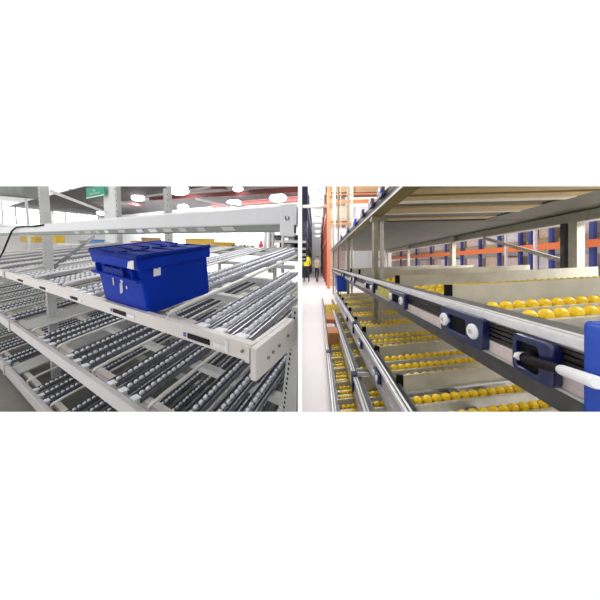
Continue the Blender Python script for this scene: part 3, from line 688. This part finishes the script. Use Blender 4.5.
edges = [1.32, 1.575, 1.605, 1.70, 1.86, 1.90, 2.03, 2.22, 2.30, 2.50, 2.75, 3.05]
bands = [(1.20, 1.40, 'ptan', .01), (1.41, 1.56, 'pcream', 0), (1.57, 1.68, 'pgrey', .02), (1.69, 1.80, 'ptan', .005), (1.805, 1.825, 'oliveb', -.004), (1.83, 1.94, 'ptan', 0), (1.945, 2.03, 'pcream', -.006), (2.04, 2.22, 'pgrey', .02), (2.23, 2.42, 'ptan', .0), (2.43, 2.48, 'pcream', -.006), (2.50, 2.75, 'pgrey', .02), (2.76, 2.9, 'ptan', .01)]
for y0_, y1_, m_, dz in bands:
    def q(x, y, z): return (x, y+.02*(x-xi), z)
    z0a, z0b = uz(xi)+dz, uz(2.07)+dz
    MB().hexa([q(xi, y0_, z0a), q(2.07, y0_, z0b), q(2.07, y1_, z0b), q(xi, y1_, z0a), q(xi, y0_, z0a+.03), q(2.07, y0_, z0b+.03), q(2.07, y1_, z0b+.03), q(xi, y1_, z0a+.03)]).build(R, 'lane_strip', m_, su)
MB().box(xi, 2.72, .9, 9, .60, .62).build(R, 'deck', 'underg', su)
MB().box(xi, 2.72, 3.0, 9, .545, .57).build(R, 'far_deck', 'underg', su)
MB().box(2.07, 2.70, .9, 3.2, .55, .575).build(R, 'rear_pan', 'underg', su)
MB().box(2.70, 2.76, .9, 9, .45, .545).build(R, 'rear_beam', 'gsteel', su); MB().box(2.68, 2.70, .9, 9, .54, .56).build(R, 'rear_dark_strip', 'flange', su)  # rear beam with a thin dark strip along its upper edge
MB().box(2.66, 2.80, .9, 9, .435, .45).build(R, 'rear_lip', 'gsteel', su)
# clips and lights along the upper rail
for i, yy in enumerate((1.95, 2.3, 2.75, 3.3, 4.1, 5.2)):
    nm = ['nearest', 'second', 'third', 'fourth', 'fifth', 'farthest'][i]+' dark clip light along the overhead shelf rail'
    t = empty(R, 'clip_light', (XU, yy, .56), nm, 'clip light')
    MB().rrect('x', yy-.07, yy+.07, .56, .645, XU-.035, XU-.008, .012).build(R, 'clip', 'pblue' if i == 3 else 'navy', t)
    MB().tube([(XU-.034, yy-.03, .615), (XU-.044, yy-.03, .615)], .02, 10).build(R, 'lens', 'wheel', t)

# uprights of the flow rack
for i, (yy, zt_, nm) in enumerate(((2.42, .50, 'nearest zinc upright pair standing behind the eye-level rail'), (4.55, 3.4, 'second zinc upright pair down the rack'), (6.75, 3.4, 'third zinc upright pair down the rack'), (8.95, 3.4, 'farthest zinc upright pair down the rack'))):
    t = empty(R, 'rack_upright', (.6, yy, -1.2), nm, 'rack upright')
    MB().box(.58, .625, yy-.02, yy+.06, -1.2, zt_).build(R, 'front_post', 'olive', t)
    MB().box(.66, .69, yy-.0, yy+.05, -1.2, zt_).build(R, 'inner_post', 'gsteel', t)
    yr = yy+.08; MB().box(2.62, 2.69, yr, yr+.08, -1.2, .43 if i == 0 else zt_).build(R, 'rear_post', 'gsteel', t)
    if i == 0:
        mb = MB(); mb.box(2.60, 2.66, yr+.10, yr+.14, -.2, .43); mb.build(R, 'rear_flange', 'flange', t)
        MB().bar((2.66, 3.85, .42), (2.66, 2.62, .02), (0, 0, .022), (.012, 0, 0)).build(R, 'brace', 'gsteel', t)
        MB().box(.56, .72, yy-.03, yy+.08, .45, .50).build(R, 'top_plate', 'olive', t)

# pallet racking beyond
pr = empty(R, 'pallet_rack', (6, 7, -1.2), 'orange and blue pallet racking beyond the flow rack at right', 'pallet rack')
XP = 6.0
ups = [4.2]+[rxp(q_, 250, 0, 6.0).y for q_ in (591, 550, 529.5, 519, 498, 479, 461, 445)]+[12.6, 14.4, 17, 20]
for yy in ups: MB().box(XP, XP+.08, yy-.04, yy+.04, -1.2, 3.2).build(R, 'blue_upright', 'bluep', pr)
for zb_ in (.37, 1.9): MB().box(XP-.06, XP+.02, 3.4, 24, zb_, zb_+.17).build(R, 'orange_beam', 'orange', pr)
k = 0; names = []
ordn = ['first', 'second', 'third', 'fourth', 'fifth', 'sixth', 'seventh', 'eighth', 'ninth', 'tenth', 'eleventh', 'twelfth', 'thirteenth', 'fourteenth']
ups.sort()
for a_, c_ in zip(ups[:-1], ups[1:]):
    for lvl, (z0, z1) in enumerate(((-1.2, .36), (.56, 1.75))):
        n_ = 2 if (c_-a_) > 1.2 else 1
        for j in range(n_):
            w_ = (c_-a_-.12)/n_; y0_ = a_+.06+w_*j+.02; y1_ = y0_+w_-.01
            m_ = ['pink', 'pale', 'tanp', 'pale', 'pink'][k % 5]; col_ = {'pink': 'rose-tinted', 'pale': 'pale grey', 'tanp': 'tan'}[m_]
            bay = ordn[ups.index(a_)]
            nm = '%s wrapped pallet load, %s level, %s bay from the right%s' % (col_, ['lower', 'upper'][lvl], bay, '' if n_ == 1 else [', near half', ', far half'][j])
            t = empty(R, 'pallet_load', (XP+.6, (y0_+y1_)/2, z0), nm, 'pallet load', 'pallet loads in the orange racking')
            h_ = (z1-z0)*random.uniform(.90, .98)
            MB().box(XP+.15, XP+1.1, y0_, y1_, z0, z0+.12).build(R, 'pallet', 'pallet', t)
            MB().box(XP+.17, XP+1.08, y0_+.02, y1_-.02, z0+.12, z0+h_).build(R, 'goods', m_, t, bevel=.03)
            k += 1
# pale round columns in front of the racking
for px, w_, nm in ((534, .10, 'pale slim column in front of the racking, middle'), (580.5, .12, 'pale slim column with a pink notice at right'), (505, .09, 'pale slim column in front of the racking, left')):
    p = rxp(px, 250, 0, 5.6); t = empty(R, 'slim_column', (5.6, p.y, -1.2), nm, 'column')
    MB().box(5.6, 5.66, p.y-w_*.25, p.y+w_*.25, -1.2, 3).build(R, 'shaft', 'pale', t)
    if px > 580: MB().box(5.57, 5.6, p.y-.02, p.y+.25, .55, .95).build(R, 'notice', 'pink', t)

# far end of the aisle: tall orange racking facing us, strip lights, navy stack
fr2 = empty(R, 'pallet_rack', (1.6, 11, -1.2), 'tall orange-beamed rack rising above the far end of the flow rack', 'pallet rack')
for px in (328.5, 352, 390): p = rxp(px, 220, 1, 11.0); MB().box(p.x-.07, p.x+.07, 11, 11.12, -1.2, 4.4).build(R, 'rack_post', 'orange' if px < 330 else 'gsteel', fr2)
for py0, py1, m_ in ((193.0, 195.6, 'orange'), (199.0, 204.0, 'orange'), (222, 225, 'orange')):
    a_ = rxp(329, py1, 1, 11.0); c_ = rxp(392, py0, 1, 11.0); MB().box(a_.x, c_.x, 10.95, 11.0, a_.z, c_.z).build(R, 'orange_beam', m_, fr2)
for px0, px1, py0, py1, m_, nm in ((331, 350, 205, 221, 'tanp', 'tan load on the middle level of the tall far rack, left'), (353, 388, 206, 221, 'pale', 'pale load on the middle level of the tall far rack, right'), (353, 388, 180, 192, 'card', 'brown load on the top level of the tall far rack, right'), (331, 350, 181, 192, 'card', 'brown load on the top level of the tall far rack, left'), (331, 388, 227, 250, 'pale', 'wide pale load on the lower level of the tall far rack')):
    a_ = rxp(px0, py1, 1, 11.1); c_ = rxp(px1, py0, 1, 11.1); t = empty(R, 'pallet_load', ((a_.x+c_.x)/2, 11.5, a_.z), nm, 'pallet load')
    MB().box(a_.x, c_.x, 11.15, 12, a_.z, a_.z+.1).build(R, 'pallet', 'pallet', t); MB().box(a_.x+.02, c_.x-.02, 11.15, 12, a_.z+.1, c_.z).build(R, 'goods', m_, t, bevel=.03)
# orange rack run parallel to the aisle further on
fr3 = empty(R, 'pallet_rack', (.25, 18, -1.2), 'thin orange rack run receding along the aisle toward the far wall', 'pallet rack')
MB().box(.42, .52, 12.5, 36, 2.6, 2.85).build(R, 'orange_beam', 'orange', fr3); MB().box(.42, .52, 12.5, 36, 1.2, 1.4).build(R, 'orange_beam', 'orange', fr3)
for yy in (12.5, 15, 18, 22, 27, 33): MB().box(.42, .6, yy, yy+.15, -1.2, 4.6).build(R, 'rack_post', 'red', fr3)
MB().box(.6, 1.5, 12.5, 36, -1.2, 4.4).build(R, 'stored_goods', 'pink', fr3)
# strip lights above the aisle
for i, yy in enumerate((10.5, 12.2, 14.2, 16.5, 19.2, 22.5, 26.5, 31)):
    t = empty(R, 'strip_light', (-.05, yy, 4.2), '%s ceiling strip light above the aisle, counting from the camera' % ordn[i], 'strip light')
    MB().box(-.30, .22, yy, yy+1.1, 3.9, 3.96).build(R, 'diffuser', 'lampl', t); MB().box(-.34, .26, yy-.03, yy+1.13, 3.96, 4.06).build(R, 'light_body', 'white', t)
def rw(y): return -(R.Y.x*y-.012)/R.X.x
nb = empty(R, 'storage_rack', (-1.6, 24, -1.2), 'dark navy rack wall on the left side of the far aisle', 'rack')
MB().hexa([(rw(19.5), 19.5, -1.2), (-.95, 19.5, -1.2), (-.95, 36, -1.2), (rw(36), 36, -1.2), (rw(19.5), 19.5, 7), (-.95, 19.5, 7), (-.95, 36, 7), (rw(36), 36, 7)]).build(R, 'clad_side', 'navyp', nb)
for z in (.55, 1.55, 4.9): MB().box(-.95, -.90, 19.5, 36, z, z+.3).build(R, 'grey_rail', 'gsteel', nb)
for yy in (19.5, 23, 28): MB().box(-1.0, -.88, yy, yy+.2, -1.2, 7).build(R, 'rack_post', 'navy', nb)
cp = MB().tube([rxp(302.6, 206.5, 1, 12.4), rxp(331, 206.5, 1, 12.4)], .09, 8).build(R, 'cross_pipe', 'gsteel'); tag(cp, 'grey horizontal pipe crossing high above the far aisle', 'pipe')

struct(MB().hexa([(rw(.4), .4, -1.3), (8.5, .4, -1.3), (8.5, 38, -1.3), (rw(38), 38, -1.3), (rw(.4), .4, -1.2), (8.5, .4, -1.2), (8.5, 38, -1.2), (rw(38), 38, -1.2)]).build(R, 'floor', 'floorr'))
struct(MB().box(rw(38), 8.5, 38, 38.2, -1.2, 7).build(R, 'wall_back', 'wallw'))
struct(MB().box(8.3, 8.5, 2.5, 38, -1.2, 7).build(R, 'wall_right', 'wallw'))

# people -------------------------------------------------------------
def person(o, label, top, hood, turn=0., stride=.18, hs=1.0):
    """o: foot point. continuous skinned body in mid-stride, hair and clothing as children"""
    rt = bpy.data.objects.new('person', None); COL.objects.link(rt); place(rt, R, o); tag(rt, label, 'person')
    s = 1.0*hs
    J = {'pel': (0, 0, .93, .13, .10), 'wst': (0, 0, 1.08, .125, .09), 'chs': (0, 0, 1.28, .155, .10), 'nk0': (0, 0, 1.44, .07, .06), 'nk': (0, .01, 1.51, .052, .052), 'hd': (0, .02, 1.60, .075, .09), 'ht': (0, .01, 1.70, .06, .07),
         'hl': (-.09, 0, .88, .088, .088), 'kl': (-.10, .10, .50, .058, .058), 'al': (-.10, .16-.02, .09, .04, .04), 'fl': (-.10, .28, .035, .035, .03),
         'hr': (.09, 0, .88, .088, .088), 'kr': (.10, .0, .49, .058, .058), 'ar': (.10, -.20, .10, .04, .04), 'fr': (.10, -.09, .035, .035, .03),
         'sl': (-.18, 0, 1.40, .06, .06), 'el': (-.24, -.05, 1.13, .043, .043), 'wl': (-.25, .06, .90, .03, .03), 'pl': (-.25, .09, .83, .034, .02),
         'sr': (.18, 0, 1.40, .06, .06), 'er': (.24, -.04, 1.13, .043, .043), 'wr': (.25, .10, .92, .03, .03), 'pr': (.25, .14, .85, .034, .02)}
    for sd_ in 'lr':
        px = -.25 if sd_ == 'l' else .25; py = .09 if sd_ == 'l' else .14; pz_ = .83 if sd_ == 'l' else .85; sg_ = 1 if sd_ == 'l' else -1
        for i in range(4):
            J['f%d%s' % (i, sd_)] = (px+(i-1.5)*.001, py+.03-(i*.02), pz_-.045, .009, .009); J['g%d%s' % (i, sd_)] = (px+sg_*.012, py+.03-(i*.019), pz_-.085+abs(i-1.2)*.008, .008, .008)
        J['t1'+sd_] = (px+sg_*.03, py+.03, pz_-.01, .010, .010); J['t2'+sd_] = (px+sg_*.04, py+.035, pz_-.04, .009, .009)
    E_ = [('pel', 'wst'), ('wst', 'chs'), ('chs', 'nk0'), ('nk0', 'nk'), ('nk', 'hd'), ('hd', 'ht')]
    for c in 'lr':
        E_ += [('pel', 'h'+c), ('h'+c, 'k'+c), ('k'+c, 'a'+c), ('a'+c, 'f'+c), ('nk0', 's'+c), ('s'+c, 'e'+c), ('e'+c, 'w'+c), ('w'+c, 'p'+c), ('p'+c, 't1'+c), ('t1'+c, 't2'+c)]
        for i in range(4): E_ += [('p'+c, 'f%d%s' % (i, c)), ('f%d%s' % (i, c), 'g%d%s' % (i, c))]
    ks = list(J); idx = {k_: i for i, k_ in enumerate(ks)}
    cs, sn = math.cos(turn), math.sin(turn)
    rot = lambda p: (p[0]*cs-p[1]*sn, p[0]*sn+p[1]*cs, p[2])
    me = bpy.data.meshes.new('body'); me.from_pydata([tuple(c*s for c in rot(J[k_][:3])) for k_ in ks], [(idx[a], idx[b_]) for a, b_ in E_], [])
    ob = bpy.data.objects.new('body', me); COL.objects.link(ob); ob.parent = rt
    sk = ob.modifiers.new('skin', 'SKIN'); me.skin_vertices or me.skin_vertices.new()
    for i, k_ in enumerate(ks): v = me.skin_vertices[0].data[i]; v.radius = (J[k_][3]*s, J[k_][4]*s); v.use_root = (k_ == 'pel')
    sb_ = ob.modifiers.new('sub', 'SUBSURF'); sb_.levels = 1; sb_.render_levels = 1
    # trousers below the waist, skin on hands and head, by height on the object itself
    m = bpy.data.materials.new('body_zones'); m.use_nodes = True; nt = m.node_tree; bs = nt.nodes['Principled BSDF']; bs.inputs['Roughness'].default_value = .7
    tc = nt.nodes.new('ShaderNodeTexCoord'); sp = nt.nodes.new('ShaderNodeSeparateXYZ'); nt.links.new(tc.outputs['Object'], sp.inputs[0])
    rp = nt.nodes.new('ShaderNodeValToRGB'); rp.color_ramp.interpolation = 'CONSTANT'; el = rp.color_ramp.elements
    el[0].position = 0; el[0].color = (.03, .03, .04, 1); el[1].position = .50; el[1].color = (*top, 1)
    e2 = el.new(.745); e2.color = (.55, .33, .24, 1)
    mp = nt.nodes.new('ShaderNodeMath'); mp.operation = 'MULTIPLY'; mp.inputs[1].default_value = .5/hs; nt.links.new(sp.outputs['Z'], mp.inputs[0]); nt.links.new(mp.outputs[0], rp.inputs[0]); nt.links.new(rp.outputs[0], bs.inputs['Base Color'])
    me.materials.append(m)
    def child(name, mb_, m_):
        me_ = bpy.data.meshes.new(name); me_.from_pydata([tuple(c*s for c in rot(v)) for v in mb_.v], [], mb_.f); me_.materials.append(M[m_])
        for p, q_ in zip(me_.polygons, mb_.sm): p.use_smooth = q_
        c_ = bpy.data.objects.new(name, me_); COL.objects.link(c_); c_.parent = rt; return c_
    child('hair', MB().ball((0, -.005, 1.66), .098, .95, 1.05, .95, 12, 8), 'hair')
    child('face', MB().ball((0, .045, 1.62), .075, .9, .75, 1.2, 12, 8).ball((0, .105, 1.61), .014, .8, 1, 1.2, 6, 4), 'skin')
    child('eyes', MB().ball((-.03, .098, 1.63), .010, n=6, m=4).ball((.03, .098, 1.63), .010, n=6, m=4), 'hair')
    mb_ = MB(); mb_.smooth = True; n_ = 16
    rings = [(.95, .175, .125), (1.1, .17, .12), (1.3, .205, .14), (1.41, .19, .12), (1.46, .10, .08)]
    for z, a_, b2 in rings: mb_.v += [(a_*math.cos(2*PI*k/n_), b2*math.sin(2*PI*k/n_), z) for k in range(n_)]
    for i in range(len(rings)-1):
        for k in range(n_): j = (k+1) % n_; mb_.face(i*n_+k, i*n_+j, (i+1)*n_+j, (i+1)*n_+k)
    child('vest' if hood else 'shirt', mb_, 'hiviz' if hood else 'shirt')
    rt.matrix_world = Matrix.Translation(R.w(o)) @ R.R.to_4x4()
    return rt
f1 = rxp(306.5, 282.5, 2, -1.2); person(f1, 'person in a yellow high-visibility vest walking in the far aisle', (.55, .5, .05), True, .3, hs=1.12)
f2 = rxp(317, 282, 2, -1.2); person(f2, 'person in a tan top and dark trousers, right of the yellow vest', (.4, .34, .27), False, 2.8, hs=1.0)

# ================================================================== light, camera
w = bpy.data.worlds.new('sky'); SC.world = w; w.use_nodes = True
w.node_tree.nodes['Background'].inputs[0].default_value = (1, 1, 1, 1); w.node_tree.nodes['Background'].inputs[1].default_value = 1.12
def area(name, loc, look, sx, sy, e, c=(1, 1, 1)):
    d = bpy.data.lights.new(name, 'AREA'); d.shape = 'RECTANGLE'; d.size = sx; d.size_y = sy; d.energy = e; d.color = c
    o = bpy.data.objects.new(name, d); COL.objects.link(o); o.location = loc
    o.rotation_euler = (Vector(look)-Vector(loc)).to_track_quat('-Z', 'Y').to_euler(); return o
area('lamp_and_fill_light', L.w((-12, 10, 3.2)), L.w((-12, 15, 0)), 14, 3, 900)
area('lamp_and_fill_light', L.w((-22, 10, 3.2)), L.w((-22, 15, 0)), 10, 3, 1500)
area('lamp_and_fill_light', R.w((4.3, 4, 2.9)), R.w((4.3, 4.2, -1)), 2.2, 7, 70, (1, .97, .9))  # added unseen lamp over the next aisle, bounces light off the floor
area('lamp_and_fill_light', R.w((4.0, 1.0, 1.6)), R.w((1.2, 1.6, -.1)), 1.6, 1.6, 210, (1, .97, .92))  # added out-of-view fill, aimed through the rack gap to brighten the lanes
area('lamp_and_fill_light', R.w((.05, 3.2, 1.9)), R.w((.5, 3.2, -1)), .35, 4, 75)  # added low fill above the near aisle, brightens the lower shelves
area('lamp_and_fill_light', R.w((-.3, 12, 3.8)), R.w((-.3, 12, 0)), 1, 14, 250)
cam = bpy.data.cameras.new('camera'); co = bpy.data.objects.new('camera', cam); COL.objects.link(co); SC.camera = co
co.location = (0, 0, 0); co.rotation_euler = (PI/2, 0, 0); cam.sensor_width = 36; cam.sensor_fit = 'HORIZONTAL'
cam.lens = FPX/600*36; cam.shift_y = -(300-HY)/600; cam.clip_start = .01; cam.clip_end = 200
SC.view_settings.view_transform = 'Standard'; SC.view_settings.look = 'None'; SC.view_settings.gamma = 1; SC.view_settings.exposure = 0
SC.view_settings.use_curve_mapping = False
SC.cycles.use_denoising = True
for o in bpy.data.objects:
    if '_o' in o: del o['_o']
